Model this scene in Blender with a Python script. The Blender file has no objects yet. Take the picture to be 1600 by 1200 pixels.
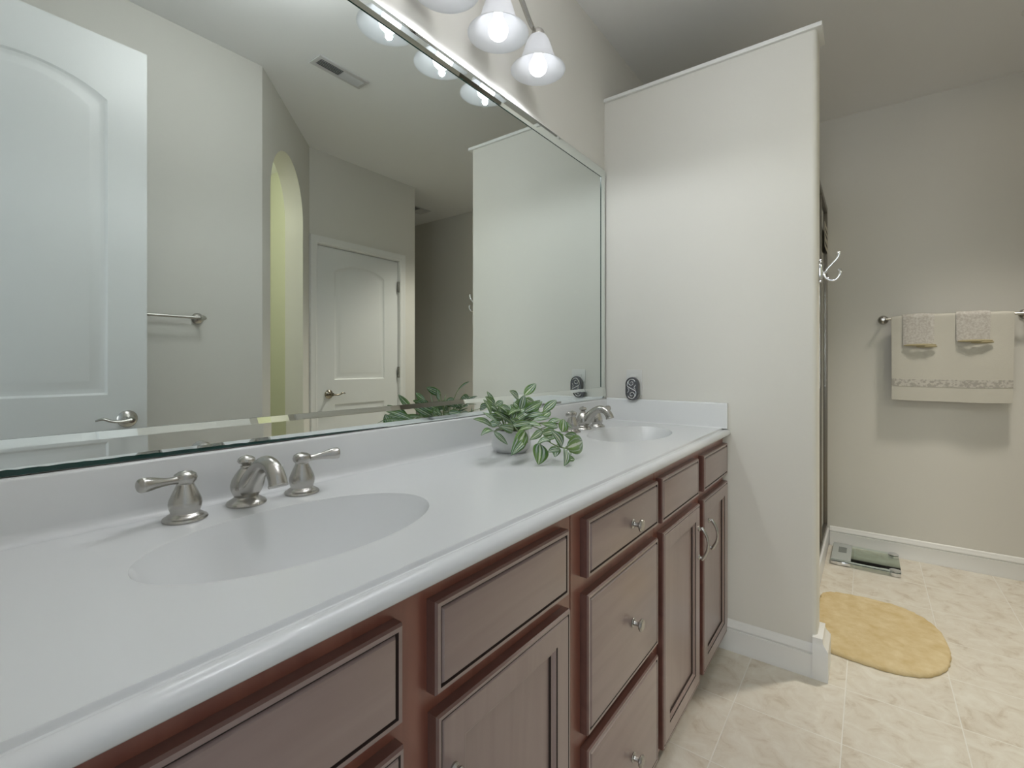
import bpy, bmesh, math, random
from mathutils import Vector, Matrix
random.seed(7)
S = bpy.context.scene
col = S.collection
PI = math.pi

# ------------------------------------------------------------ camera
cam = bpy.data.objects.new('camera', bpy.data.cameras.new('camera'))
col.objects.link(cam)
cam.location = (0.0, -1.012, 1.161)
cam.rotation_euler = (PI/2, 0, math.radians(36.755 - 90))
cam.data.sensor_width = 36
cam.data.lens = 746/1600*36
cam.data.shift_y = -31.4/1600
cam.data.clip_start = 0.02
S.camera = cam

# ------------------------------------------------------------ world, view, large lights
W = bpy.data.worlds.new('world'); S.world = W; W.use_nodes = True
bg = W.node_tree.nodes['Background']
bg.inputs[0].default_value = (0.80, 0.90, 1.0, 1); bg.inputs[1].default_value = 0.6
S.view_settings.view_transform = 'Standard'
S.view_settings.look = 'None'
S.view_settings.exposure = 0.0
S.view_settings.gamma = 1.0
S.view_settings.use_curve_mapping = False

LAMP = 3.4         # power leaving the mouth of each shade
BULB = 2.9          # radiance of the vanity bulbs
def area_light(name, loc, rot, sx, sy, power, color):
    l = bpy.data.lights.new(name, 'AREA'); l.shape = 'RECTANGLE'; l.size = sx; l.size_y = sy
    l.energy = power; l.color = color
    o = bpy.data.objects.new(name, l); col.objects.link(o); o.location = loc; o.rotation_euler = rot
    return o
# added fill light, unseen, shining in through the doorway in the left wall
area_light('doorway_fill', (-3.0, -1.05, 1.60), (0, -PI/2, 0), 1.7, 0.6, 27, (0.93, 0.97, 1.0))

# ------------------------------------------------------------ materials
def mat(name, color, rough=0.5, metal=0.0, spec=0.5, coat=0.0, bump=None, noise=None, trans=0.0, ior=1.45, aniso=0.0):
    m = bpy.data.materials.new(name); m.use_nodes = True
    nt = m.node_tree; b = nt.nodes['Principled BSDF']
    b.inputs['Base Color'].default_value = (*color, 1)
    b.inputs['Roughness'].default_value = rough
    b.inputs['Metallic'].default_value = metal
    b.inputs['Specular IOR Level'].default_value = spec
    b.inputs['Coat Weight'].default_value = coat
    b.inputs['Transmission Weight'].default_value = trans
    b.inputs['IOR'].default_value = ior
    b.inputs['Anisotropic'].default_value = aniso
    tc = None
    if bump or noise:
        tc = nt.nodes.new('ShaderNodeTexCoord')
    if noise:          # (scale, amount, second colour)
        n = nt.nodes.new('ShaderNodeTexNoise'); n.inputs['Scale'].default_value = noise[0]; n.inputs['Detail'].default_value = 6
        nt.links.new(tc.outputs['Object'], n.inputs['Vector'])
        r = nt.nodes.new('ShaderNodeValToRGB')
        r.color_ramp.elements[0].position = 0.5 - noise[1]; r.color_ramp.elements[0].color = (*color, 1)
        r.color_ramp.elements[1].position = 0.5 + noise[1]; r.color_ramp.elements[1].color = (*noise[2], 1)
        nt.links.new(n.outputs['Fac'], r.inputs[0]); nt.links.new(r.outputs[0], b.inputs['Base Color'])
    if bump:           # (scale, strength)
        n = nt.nodes.new('ShaderNodeTexNoise'); n.inputs['Scale'].default_value = bump[0]; n.inputs['Detail'].default_value = 4
        nt.links.new(tc.outputs['Object'], n.inputs['Vector'])
        bp = nt.nodes.new('ShaderNodeBump'); bp.inputs['Strength'].default_value = bump[1]; bp.inputs['Distance'].default_value = 0.002
        nt.links.new(n.outputs['Fac'], bp.inputs['Height']); nt.links.new(bp.outputs[0], b.inputs['Normal'])
    return m

M = {}
M['wall'] = mat('painted_wall', (0.72, 0.705, 0.655), 0.62, spec=0.3, bump=(320, 0.06))
M['ceiling'] = mat('ceiling_paint', (0.87, 0.87, 0.87), 0.9, spec=0.2, bump=(200, 0.1))
M['trim'] = mat('trim_paint', (0.80, 0.80, 0.78), 0.35)
M['door'] = mat('door_paint', (0.76, 0.77, 0.76), 0.38)
M['counter'] = mat('cultured_marble', (0.75, 0.76, 0.765), 0.27, coat=0.12)
M['nickel'] = mat('brushed_nickel', (0.50, 0.485, 0.455), 0.27, metal=1.0, aniso=0.4)
M['chrome'] = mat('polished_chrome', (0.74, 0.75, 0.77), 0.10, metal=1.0)
M['pewter'] = mat('dark_pewter', (0.20, 0.20, 0.21), 0.30, metal=1.0)
M['bronze'] = mat('aged_nickel', (0.30, 0.27, 0.22), 0.22, metal=1.0)
M['mirror'] = mat('mirror_silver', (0.80, 0.85, 0.83), 0.0, metal=1.0)
M['bevel'] = mat('bevelled_mirror', (0.86, 0.91, 0.89), 0.015, metal=1.0)
M['glass_edge'] = mat('dark_green_glass_edge', (0.012, 0.055, 0.045), 0.12)
M['pot'] = mat('white_ceramic', (0.72, 0.72, 0.72), 0.28)
M['soil'] = mat('dark_moss', (0.05, 0.045, 0.03), 0.9, bump=(90, 0.8))
M['stem'] = mat('green_stem', (0.20, 0.27, 0.12), 0.5)
M['plastic_white'] = mat('white_plastic', (0.72, 0.72, 0.70), 0.35)
M['black'] = mat('black_rubber', (0.015, 0.015, 0.015), 0.5)
M['lcd'] = mat('grey_display', (0.17, 0.19, 0.18), 0.2)
M['scale_panel'] = mat('silver_panel', (0.42, 0.45, 0.44), 0.25)
M['vent'] = mat('vent_paint', (0.60, 0.60, 0.60), 0.45)
M['vent_dark'] = mat('vent_cavity', (0.06, 0.06, 0.06), 0.8)
M['towel'] = mat('cream_terry', (0.66, 0.64, 0.57), 0.95, spec=0.1, bump=(700, 0.9))
M['towel_band'] = mat('woven_band', (0.42, 0.40, 0.36), 0.9, spec=0.1, noise=(70, 0.06, (0.60, 0.58, 0.53)))
M['cloth'] = mat('lace_washcloth', (0.50, 0.47, 0.43), 0.95, spec=0.1, noise=(95, 0.12, (0.62, 0.60, 0.56)), bump=(240, 0.8))
M['cloth_hem'] = mat('khaki_hem', (0.40, 0.35, 0.22), 0.95, spec=0.1)
M['rug'] = mat('yellow_bath_rug', (0.60, 0.46, 0.24), 1.0, spec=0.05, noise=(22, 0.22, (0.72, 0.60, 0.38)), bump=(120, 1.0))
M['toilet_wall'] = mat('pale_green_paint', (0.66, 0.67, 0.55), 0.7, spec=0.3)
M['shower_wall'] = mat('shower_surround', (0.42, 0.38, 0.31), 0.3)
M['shower_frame'] = mat('shower_frame_metal', (0.24, 0.22, 0.19), 0.4, metal=1.0)
M['sticker'] = mat('cream_sticker', (0.55, 0.51, 0.42), 0.5)
M['ink'] = mat('sticker_ink', (0.03, 0.025, 0.02), 0.6)

def glass_mat():
    m = mat('clear_glass', (0.90, 0.96, 0.93), 0.0, trans=1.0, ior=1.45)
    return m
M['glass'] = glass_mat()
M['scale_glass'] = mat('tinted_scale_glass', (0.86, 0.95, 0.90), 0.02, trans=1.0, ior=1.12)

def shade_mat():
    m = bpy.data.materials.new('frosted_glass_shade'); m.use_nodes = True
    nt = m.node_tree; nt.nodes.clear()
    out = nt.nodes.new('ShaderNodeOutputMaterial')
    d = nt.nodes.new('ShaderNodeBsdfDiffuse'); d.inputs[0].default_value = (0.80, 0.80, 0.81, 1)
    t = nt.nodes.new('ShaderNodeBsdfTranslucent'); t.inputs[0].default_value = (0.80, 0.81, 0.83, 1)
    g = nt.nodes.new('ShaderNodeBsdfGlossy'); g.inputs['Roughness'].default_value = 0.15
    tc = nt.nodes.new('ShaderNodeTexCoord')
    n = nt.nodes.new('ShaderNodeTexNoise'); n.inputs['Scale'].default_value = 14; n.inputs['Detail'].default_value = 5; n.inputs['Distortion'].default_value = 1.2
    r = nt.nodes.new('ShaderNodeMapRange'); r.inputs[1].default_value = 0.35; r.inputs[2].default_value = 0.7; r.inputs[3].default_value = 0.30; r.inputs[4].default_value = 0.46
    nt.links.new(tc.outputs['Object'], n.inputs['Vector']); nt.links.new(n.outputs['Fac'], r.inputs[0])
    mx = nt.nodes.new('ShaderNodeMixShader'); nt.links.new(r.outputs[0], mx.inputs[0])
    nt.links.new(d.outputs[0], mx.inputs[1]); nt.links.new(t.outputs[0], mx.inputs[2])
    m2 = nt.nodes.new('ShaderNodeMixShader'); m2.inputs[0].default_value = 0.05
    nt.links.new(mx.outputs[0], m2.inputs[1]); nt.links.new(g.outputs[0], m2.inputs[2])
    nt.links.new(m2.outputs[0], out.inputs[0])
    return m
M['shade'] = shade_mat()

def emit_mat(name, color, strength):
    m = bpy.data.materials.new(name); m.use_nodes = True
    nt = m.node_tree; b = nt.nodes['Principled BSDF']
    b.inputs['Base Color'].default_value = (0.9, 0.9, 0.9, 1)
    b.inputs['Emission Color'].default_value = (*color, 1); b.inputs['Emission Strength'].default_value = strength
    return m
M['bulb'] = emit_mat('glowing_bulb', (0.93, 0.96, 1.0), BULB)
M['fill_globe'] = emit_mat('fill_opal_glass', (0.97, 0.98, 1.0), 25)
M['down_fill'] = emit_mat('fill_light_lens', (1.0, 0.84, 0.62), 20)

def wood_mat(name, c1, c2, rough, axis):
    m = bpy.data.materials.new(name); m.use_nodes = True
    nt = m.node_tree; b = nt.nodes['Principled BSDF']
    tc = nt.nodes.new('ShaderNodeTexCoord'); mp = nt.nodes.new('ShaderNodeMapping')
    mp.inputs['Scale'].default_value = {'x': (1.2, 12, 14), 'z': (14, 12, 1.2)}[axis]
    n = nt.nodes.new('ShaderNodeTexNoise'); n.inputs['Scale'].default_value = 2.2; n.inputs['Detail'].default_value = 7; n.inputs['Distortion'].default_value = 0.6
    r = nt.nodes.new('ShaderNodeValToRGB'); r.color_ramp.elements[0].position = 0.3; r.color_ramp.elements[1].position = 0.72
    r.color_ramp.elements[0].color = (*c1, 1); r.color_ramp.elements[1].color = (*c2, 1)
    nt.links.new(tc.outputs['Object'], mp.inputs[0]); nt.links.new(mp.outputs[0], n.inputs['Vector'])
    nt.links.new(n.outputs['Fac'], r.inputs[0]); nt.links.new(r.outputs[0], b.inputs['Base Color'])
    b.inputs['Roughness'].default_value = rough
    b.inputs['Coat Weight'].default_value = 0.9; b.inputs['Coat Roughness'].default_value = 0.28; b.inputs['Coat IOR'].default_value = 1.6
    return m
M['wood'] = wood_mat('cherry_front_sheen', (0.29, 0.200, 0.180), (0.35, 0.255, 0.232), 0.36, 'z')  # grey sheen of the satin fronts mixed into the base colour, both grain directions
M['wood_x'] = wood_mat('cherry_cross_sheen', (0.29, 0.200, 0.180), (0.35, 0.255, 0.232), 0.36, 'x')
M['frame_wood'] = wood_mat('cherry_frame', (0.22, 0.062, 0.036), (0.31, 0.105, 0.065), 0.42, 'z')
M['edge_wood_shade'] = wood_mat('cherry_edge_shade', (0.15, 0.065, 0.050), (0.20, 0.092, 0.070), 0.42, 'x')  # same cherry, side faces painted darker because they miss the fronts' sheen
M['glaze'] = mat('dark_glaze_line', (0.030, 0.017, 0.014), 0.4)

def tile_mat():
    m = bpy.data.materials.new('travertine_floor_tile'); m.use_nodes = True
    nt = m.node_tree; b = nt.nodes['Principled BSDF']
    g = nt.nodes.new('ShaderNodeNewGeometry')
    sx = nt.nodes.new('ShaderNodeSeparateXYZ'); nt.links.new(g.outputs['Position'], sx.inputs[0])
    P = 0.305
    def mth(op, a, bb=None):
        n = nt.nodes.new('ShaderNodeMath'); n.operation = op
        for i, v in enumerate((a, bb)):
            if v is None: continue
            if isinstance(v, (int, float)): n.inputs[i].default_value = v
            else: nt.links.new(v, n.inputs[i])
        return n.outputs[0]
    def cell(o, off):
        u = mth('DIVIDE', mth('SUBTRACT', o, off), P)
        f = mth('FRACT', u); fl = mth('FLOOR', u)
        e = mth('ABSOLUTE', mth('SUBTRACT', f, 0.5))      # 0.5 at the joint
        return e, fl
    ex, fx = cell(sx.outputs[0], 1.771 - 6.1); ey, fy = cell(sx.outputs[1], -0.641 - 6.1)
    mxe = mth('MAXIMUM', ex, ey)
    gr = nt.nodes.new('ShaderNodeMapRange'); gr.inputs[1].default_value = 0.5 - 0.0022/P; gr.inputs[2].default_value = 0.5 - 0.0012/P
    gr.interpolation_type = 'SMOOTHSTEP'
    nt.links.new(mxe, gr.inputs[0])
    cb = nt.nodes.new('ShaderNodeCombineXYZ'); nt.links.new(fx, cb.inputs[0]); nt.links.new(fy, cb.inputs[1])
    wn = nt.nodes.new('ShaderNodeTexWhiteNoise'); nt.links.new(cb.outputs[0], wn.inputs['Vector'])
    va = nt.nodes.new('ShaderNodeVectorMath'); va.operation = 'MULTIPLY_ADD'
    nt.links.new(wn.outputs['Color'], va.inputs[0]); va.inputs[1].default_value = (9, 9, 9); nt.links.new(g.outputs['Position'], va.inputs[2])
    n1 = nt.nodes.new('ShaderNodeTexNoise'); n1.inputs['Scale'].default_value = 13; n1.inputs['Detail'].default_value = 9; n1.inputs['Roughness'].default_value = 0.66; n1.inputs['Distortion'].default_value = 0.7
    nt.links.new(va.outputs[0], n1.inputs['Vector'])
    r = nt.nodes.new('ShaderNodeValToRGB')
    e = r.color_ramp.elements; e[0].position = 0.30; e[0].color = (0.55, 0.48, 0.38, 1); e[1].position = 0.66; e[1].color = (0.76, 0.73, 0.65, 1)
    k = r.color_ramp.elements.new(0.45); k.color = (0.68, 0.63, 0.54, 1)
    nt.links.new(n1.outputs['Fac'], r.inputs[0])
    mx = nt.nodes.new('ShaderNodeMix'); mx.data_type = 'RGBA'
    nt.links.new(gr.outputs[0], mx.inputs[0]); nt.links.new(r.outputs[0], mx.inputs[6]); mx.inputs[7].default_value = (0.80, 0.78, 0.72, 1)
    nt.links.new(mx.outputs[2], b.inputs['Base Color'])
    b.inputs['Roughness'].default_value = 0.42
    bp = nt.nodes.new('ShaderNodeBump'); bp.inputs['Strength'].default_value = 0.35; bp.inputs['Distance'].default_value = 0.002
    hh = mth('SUBTRACT', mth('MULTIPLY', n1.outputs['Fac'], 0.5), gr.outputs[0])
    nt.links.new(hh, bp.inputs['Height']); nt.links.new(bp.outputs[0], b.inputs['Normal'])
    return m
M['tile'] = tile_mat()

def leaf_mat():
    m = bpy.data.materials.new('striped_green_leaf'); m.use_nodes = True
    nt = m.node_tree; b = nt.nodes['Principled BSDF']
    uv = nt.nodes.new('ShaderNodeUVMap'); s = nt.nodes.new('ShaderNodeSeparateXYZ'); nt.links.new(uv.outputs[0], s.inputs[0])
    def mth(op, a, bb=None):
        n = nt.nodes.new('ShaderNodeMath'); n.operation = op
        for i, v in enumerate((a, bb)):
            if v is None: continue
            if isinstance(v, (int, float)): n.inputs[i].default_value = v
            else: nt.links.new(v, n.inputs[i])
        return n.outputs[0]
    d = mth('ABSOLUTE', mth('SUBTRACT', s.outputs[0], 0.5))
    tc = nt.nodes.new('ShaderNodeTexCoord'); n = nt.nodes.new('ShaderNodeTexNoise'); n.inputs['Scale'].default_value = 60
    nt.links.new(tc.outputs['Object'], n.inputs['Vector'])
    d2 = mth('ADD', d, mth('MULTIPLY', mth('SUBTRACT', n.outputs['Fac'], 0.5), 0.10))
    r = nt.nodes.new('ShaderNodeValToRGB'); cr = r.color_ramp
    white = (0.62, 0.68, 0.55, 1); dark = (0.045, 0.13, 0.045, 1); mid = (0.10, 0.22, 0.05, 1); silver = (0.46, 0.54, 0.50, 1)
    cr.elements[0].position = 0.0; cr.elements[0].color = white
    cr.elements[1].position = 1.0; cr.elements[1].color = mid
    for p, c_ in ((0.055, white), (0.085, mid), (0.17, dark), (0.20, silver), (0.29, silver), (0.32, dark), (0.40, mid)):
        q = cr.elements.new(p); q.color = c_
    nt.links.new(d2, r.inputs[0])
    n2 = nt.nodes.new('ShaderNodeTexNoise'); n2.inputs['Scale'].default_value = 16; nt.links.new(tc.outputs['Object'], n2.inputs['Vector'])
    mr_ = nt.nodes.new('ShaderNodeMapRange'); mr_.inputs[1].default_value = 0.46; mr_.inputs[2].default_value = 0.60; nt.links.new(n2.outputs['Fac'], mr_.inputs[0])
    r2 = nt.nodes.new('ShaderNodeValToRGB'); c2_ = r2.color_ramp
    c2_.elements[0].position = 0.0; c2_.elements[0].color = white; c2_.elements[1].position = 1.0; c2_.elements[1].color = (0.15, 0.27, 0.05, 1)
    for p, c_ in ((0.06, white), (0.09, (0.17, 0.31, 0.06, 1)), (0.28, (0.11, 0.22, 0.045, 1)), (0.32, silver), (0.35, (0.13, 0.25, 0.05, 1))):
        q = c2_.elements.new(p); q.color = c_
    nt.links.new(d2, r2.inputs[0])
    mm = nt.nodes.new('ShaderNodeMix'); mm.data_type = 'RGBA'; nt.links.new(mr_.outputs[0], mm.inputs[0]); nt.links.new(r.outputs[0], mm.inputs[6]); nt.links.new(r2.outputs[0], mm.inputs[7])
    nt.links.new(mm.outputs[2], b.inputs['Base Color'])
    b.inputs['Roughness'].default_value = 0.32
    b.inputs['Subsurface Weight'].default_value = 0.0
    return m
M['leaf'] = leaf_mat()

# ------------------------------------------------------------ object helpers
def obj(name, bm, m, parent=None, loc=None, smooth=True, angle=35, recalc=True):
    if recalc: bmesh.ops.recalc_face_normals(bm, faces=bm.faces[:])
    me = bpy.data.meshes.new(name); bm.to_mesh(me); bm.free()
    for x in (m if isinstance(m, (list, tuple)) else [m]): me.materials.append(x)
    if smooth:
        for p in me.polygons: p.use_smooth = True
        me.set_sharp_from_angle(angle=math.radians(angle))
    o = bpy.data.objects.new(name, me); col.objects.link(o)
    if parent: o.parent = parent
    if loc: o.location = loc
    return o
def thing(name, label, cat, loc=(0, 0, 0), rz=0, group=None):
    o = bpy.data.objects.new(name, None); col.objects.link(o)
    o.empty_display_size = 0.05
    o.location = loc; o.rotation_euler = (0, 0, rz)
    return tag(o, label, cat, group)
def tag(o, label, cat, group=None):
    o['label'] = label; o['category'] = cat
    if group: o['group'] = group
    return o
def struct(o, label=None, cat=None):
    o['kind'] = 'structure'
    if label: o['label'] = label
    if cat: o['category'] = cat
    return o
def dup(root, loc, label=None):
    r = root.copy(); col.objects.link(r); r.location = loc
    if label: r['label'] = label
    def kids(a, b):
        for ch in list(a.children):
            c2 = ch.copy(); col.objects.link(c2); c2.parent = b
            kids(ch, c2)
    kids(root, r)
    return r

def box(bm, x0, x1, y0, y1, z0, z1, bev=0.0, seg=2, mi=0):
    t = bmesh.new()
    vs = [t.verts.new((x, y, z)) for x in (x0, x1) for y in (y0, y1) for z in (z0, z1)]
    for f in ((0, 1, 3, 2), (4, 6, 7, 5), (0, 4, 5, 1), (2, 3, 7, 6), (0, 2, 6, 4), (1, 5, 7, 3)):
        t.faces.new([vs[i] for i in f])
    if bev: bmesh.ops.bevel(t, geom=t.edges[:], offset=bev, segments=seg, profile=0.6, affect='EDGES')
    join(bm, t, mi)
def join(bm, t, mi=0):
    mp = {v: bm.verts.new(v.co) for v in t.verts}
    for f in t.faces:
        try:
            nf = bm.faces.new([mp[v] for v in f.verts]); nf.material_index = mi
        except ValueError: pass
    t.free()
def bx(*a, **k):
    bm = bmesh.new(); box(bm, *a, **k); return bm
def lathe(bm, prof, c=(0, 0, 0), seg=40, sx=1, sy=1, rot=None, mi=0):
    """prof: (radius, z) pairs from bottom to top, turned about z; rot: optional 3x3 applied before moving to c"""
    rings = []
    R = rot or Matrix.Identity(3)
    for r, z in prof:
        if r < 1e-6: rings.append([bm.verts.new(R @ Vector((0, 0, z)) + Vector(c))])
        else: rings.append([bm.verts.new(R @ Vector((r*sx*math.cos(2*PI*i/seg), r*sy*math.sin(2*PI*i/seg), z)) + Vector(c)) for i in range(seg)])
    for a, b in zip(rings, rings[1:]):
        if len(a) == 1 and len(b) == 1: continue
        for i in range(seg):
            j = (i+1) % seg
            if len(a) == 1: f = bm.faces.new([a[0], b[i], b[j]])
            elif len(b) == 1: f = bm.faces.new([a[i], a[j], b[0]])
            else: f = bm.faces.new([a[i], a[j], b[j], b[i]])
            f.material_index = mi
    return rings
def axis_rot(d):
    return Vector((0, 0, 1)).rotation_difference(Vector(d).normalized()).to_matrix()
def spline(P, n=10):
    out = []
    Q = [P[0]] + list(P) + [P[-1]]
    for i in range(1, len(Q)-2):
        p0, p1, p2, p3 = [Vector(q) for q in Q[i-1:i+3]]
        for k in range(n):
            t = k/n
            out.append(0.5*((2*p1) + (-p0+p2)*t + (2*p0-5*p1+4*p2-p3)*t*t + (-p0+3*p1-3*p2+p3)*t**3))
    out.append(Vector(P[-1])); return out
def tube(bm, P, R, seg=16, cap=True, flat=1.0, n=0, mi=0):
    """tube through points P; R a radius or list; flat squashes the second cross axis"""
    if not isinstance(R, (list, tuple)): R = [R]*len(P)
    if n:
        RP = spline([(r, 0, 0) for r in R], n); P = spline(P, n); R = [r.x for r in RP]
    P = [Vector(p) for p in P]; rings = []; up = None
    for i, p in enumerate(P):
        t = (P[min(i+1, len(P)-1)] - P[max(i-1, 0)]).normalized()
        if up is None:
            up = Vector((0, 0, 1)) if abs(t.z) < 0.9 else Vector((0, 1, 0))
        u = (up - up.dot(t)*t).normalized(); up = u; w = t.cross(u)
        rings.append([bm.verts.new(p + R[i]*(math.cos(2*PI*k/seg)*u*flat + math.sin(2*PI*k/seg)*w)) for k in range(seg)])
    for a, b in zip(rings, rings[1:]):
        for k in range(seg):
            bm.faces.new([a[k], a[(k+1) % seg], b[(k+1) % seg], b[k]]).material_index = mi
    if cap:
        bm.faces.new(rings[0][::-1]).material_index = mi; bm.faces.new(rings[-1]).material_index = mi
def poly_prism(pts, d):
    """extrude a closed 3D polygon along vector d"""
    bm = bmesh.new(); d = Vector(d)
    a = [bm.verts.new(p) for p in pts]; b = [bm.verts.new(Vector(p)+d) for p in pts]
    bm.faces.new(a); bm.faces.new(b[::-1])
    for i in range(len(a)):
        j = (i+1) % len(a); bm.faces.new([a[i], b[i], b[j], a[j]])
    return bm
def sweep(prof, A, B, nrm):
    """profile of (out, up) pairs swept from A to B; out goes along nrm, up is z"""
    A, B, nrm = Vector(A), Vector(B), Vector(nrm).normalized()
    pts = [A + nrm*o + Vector((0, 0, u)) for o, u in prof]
    return poly_prism(pts, B-A)
def nested(bm, x0, x1, z0, z1, y, levels, mats):
    """front facing -y made of nested rectangles: levels (inset, out); mats per step; last one closes the field"""
    loops = []
    for ins, out in levels:
        loops.append([bm.verts.new((a, y-out, b)) for a, b in ((x0+ins, z0+ins), (x1-ins, z0+ins), (x1-ins, z1-ins), (x0+ins, z1-ins))])
    for k, (a, b) in enumerate(zip(loops, loops[1:])):
        for i in range(4):
            bm.faces.new([a[i], a[(i+1) % 4], b[(i+1) % 4], b[i]]).material_index = mats[k]
    bm.faces.new(loops[-1]).material_index = 0
    bm.faces.new(loops[0][::-1]).material_index = 0

# ------------------------------------------------------------ room shell
XL, XP, XR, ZC = -0.02, 2.094, 3.69, 2.73          # left wall, partition face, towel wall, ceiling
YB, YC = -1.562, -2.238                            # wall behind the camera, closet wall
XA, XB, XH = 1.229, 1.888, 2.889                    # angled wall from XA to XB, hall corner XH
YH = -3.6
D0, D1 = -1.385, -0.66                             # doorway in the left wall
T = 0.115

struct(obj('floor', bx(-1.8, XR+0.1, YH-0.1, 0.1, -0.08, 0), M['tile']), 'beige stone tile floor', 'floor')
struct(obj('ceiling', bx(XL-T, XR+0.1, YH-0.1, 0.1, ZC, ZC+0.08), M['ceiling']), 'flat white ceiling', 'ceiling')
struct(obj('wall_back', bx(XL-T, XR+0.1, 0.0, 0.1, 0, ZC), M['wall']), 'wall carrying the long mirror and vanity light', 'wall')
struct(obj('wall_right', bx(XR, XR+0.1, YH-0.1, 0.0, 0, ZC), M['wall']), 'beige wall with the hanging towels', 'wall')
bm = bmesh.new()
box(bm, XL-T, XL, D1, 0.0, 0, ZC); box(bm, XL-T, XL, YB, D0, 0, ZC); box(bm, XL-T, XL, D0, D1, 2.44, ZC)
struct(obj('wall_left', bm, M['wall']), 'wall with the entry doorway at the vanity end', 'wall')
struct(obj('wall_front', bx(XL-T, XA, YB-T, YB, 0, ZC), M['wall']), 'wall behind the open door with a towel bar', 'wall')
# angled wall with the arched opening
L45 = math.hypot(XB-XA, YC-YB); u45 = Vector(((XB-XA)/L45, (YC-YB)/L45, 0)); n45 = Vector((u45.y, -u45.x, 0))
if n45.y > 0: n45 = -n45                            # away from the mirror
s0, s1 = 0.125, 0.775                               # jambs along the wall
cx, ra, zsp = (s0+s1)/2, (s1-s0)/2, 2.13
P2 = [(0, 0), (s0, 0)] + [(cx - ra*math.cos(PI*i/32), zsp + ra*math.sin(PI*i/32)) for i in range(33)] + [(s1, 0), (L45, 0), (L45, ZC), (0, ZC)]
pts = [Vector((XA, YB, 0)) + u45*s + Vector((0, 0, z)) for s, z in P2]
struct(obj('wall_angled', poly_prism(pts, n45*T), M['wall']), 'angled wall with a round-topped opening', 'wall')
# closet wall (with the doorway cut) and the hall corner
bm = bmesh.new()
box(bm, XB-0.02, 1.945, YC-T, YC, 0, ZC); box(bm, 2.711, XH, YC-T, YC, 0, ZC); box(bm, 1.945, 2.711, YC-T, YC, 2.045, ZC)
box(bm, XH-T, XH, YH, YC-T, 0, ZC)
struct(obj('wall_closet', bm, M['wall']), 'wall holding the closed two-panel closet door', 'wall')
bm = bmesh.new(); box(bm, XH-T, XR+0.1, YH-0.1, YH, 0, ZC)
struct(obj('wall_hall', bm, M['wall']), 'end wall of the side hall', 'wall')
# small room behind the arch
bm = bmesh.new()
box(bm, 0.1, 0.2, -3.0, YB-T, 0, ZC); box(bm, 0.1, 2.1, -3.1, -3.0, 0, ZC); box(bm, 1.98, 2.08, -3.0, YC-T-0.02, 0, ZC)
box(bm, 0.2, XA, YB-T-0.012, YB-T-0.001, 0, ZC)
struct(obj('wall_toilet_room', bm, M['toilet_wall']), 'pale green wall seen through the arched opening', 'wall')
# partition, rounded free end, top cap
def rounded_end(x0, x1, y0, y1, z0, z1, r):
    p = [(x0, y1), (x0, y0+r)] + [(x0+r-r*math.cos(PI/2*i/6), y0+r-r*math.sin(PI/2*i/6)) for i in range(1, 7)]
    p += [(x1-r+r*math.sin(PI/2*i/6), y0+r-r*math.cos(PI/2*i/6)) for i in range(0, 7)] + [(x1, y1)]
    return poly_prism([(a, b, z0) for a, b in p], (0, 0, z1-z0))
struct(obj('wall_partition', rounded_end(XP, XP+0.118, -0.860, 0.0, 0, 2.405, 0.02), M['wall']), 'white partition wall at the end of the vanity', 'wall')
bm = bx(XP-0.012, XP+0.13, -0.876, -0.001, 2.405, 2.422, bev=0.004)
struct(obj('trim_1', bm, M['trim']), 'white cap board on top of the partition', 'trim')

# baseboards
BP = [(0, 0), (0.019, 0), (0.019, 0.010), (0.015, 0.020), (0.015, 0.084), (0.0105, 0.0855), (0.0105, 0.0900), (0.0145, 0.0935), (0.0135, 0.1000), (0.0080, 0.1050), (0.0070, 0.1120), (0.0030, 0.1190), (0, 0.121)]
SH = [(0, 0), (0.026, 0), (0.026, 0.006), (0.023, 0.013), (0.0145, 0.018), (0, 0.018)]
def baseboard(name, segs, label):
    bm = bmesh.new()
    for A, B, n in segs:
        t = sweep(BP, A, B, n); join(bm, t)
    return struct(obj(name, bm, M['trim'], angle=50), label, 'baseboard')
baseboard('baseboard_right', [((XR, YH, 0), (XR, -0.812, 0), (-1, 0, 0))], 'white baseboard under the hanging towels')
baseboard('baseboard_partition', [((XP, -0.5, 0), (XP, -0.845, 0), (-1, 0, 0))], 'white baseboard along the partition')
# the free end of the partition: a boxed block of the same baseboard, mitred round the end
bm = bmesh.new()
pr = [(0.0, 0), (0.020, 0), (0.020, 0.110), (0.012, 0.128), (0.010, 0.138), (0.010, 0.150), (0.0, 0.153)]
loops = []
for o, z in pr:
    oy = o*1.7; loops.append([(XP-o, -0.845, z), (XP-o, -0.860-oy, z), (XP+0.118+o, -0.860-oy, z), (XP+0.118+o, -0.812, z)])
vv = [[bm.verts.new(p) for p in l] for l in loops]
for a, b in zip(vv, vv[1:]):
    for i in range(3): bm.faces.new([a[i], a[i+1], b[i+1], b[i]])
for i in (0, 3): bm.faces.new([l[i] for l in vv])
bm.faces.new(vv[0] ); bm.faces.new(vv[-1])
struct(obj('trim_2', bm, M['trim'], angle=25), 'white baseboard block wrapping the free end of the partition', 'trim')
baseboard('baseboard_front', [((XL, YB, 0), (XA, YB, 0), (0, 1, 0))], 'white baseboard behind the open door')
baseboard('baseboard_closet', [((XB, YC, 0), (1.89, YC, 0), (0, 1, 0)), ((2.768, YC, 0), (XH, YC, 0), (0, 1, 0)), ((XH, YC, 0), (XH, YH, 0), (1, 0, 0))], 'white baseboard beside the closet door')

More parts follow.
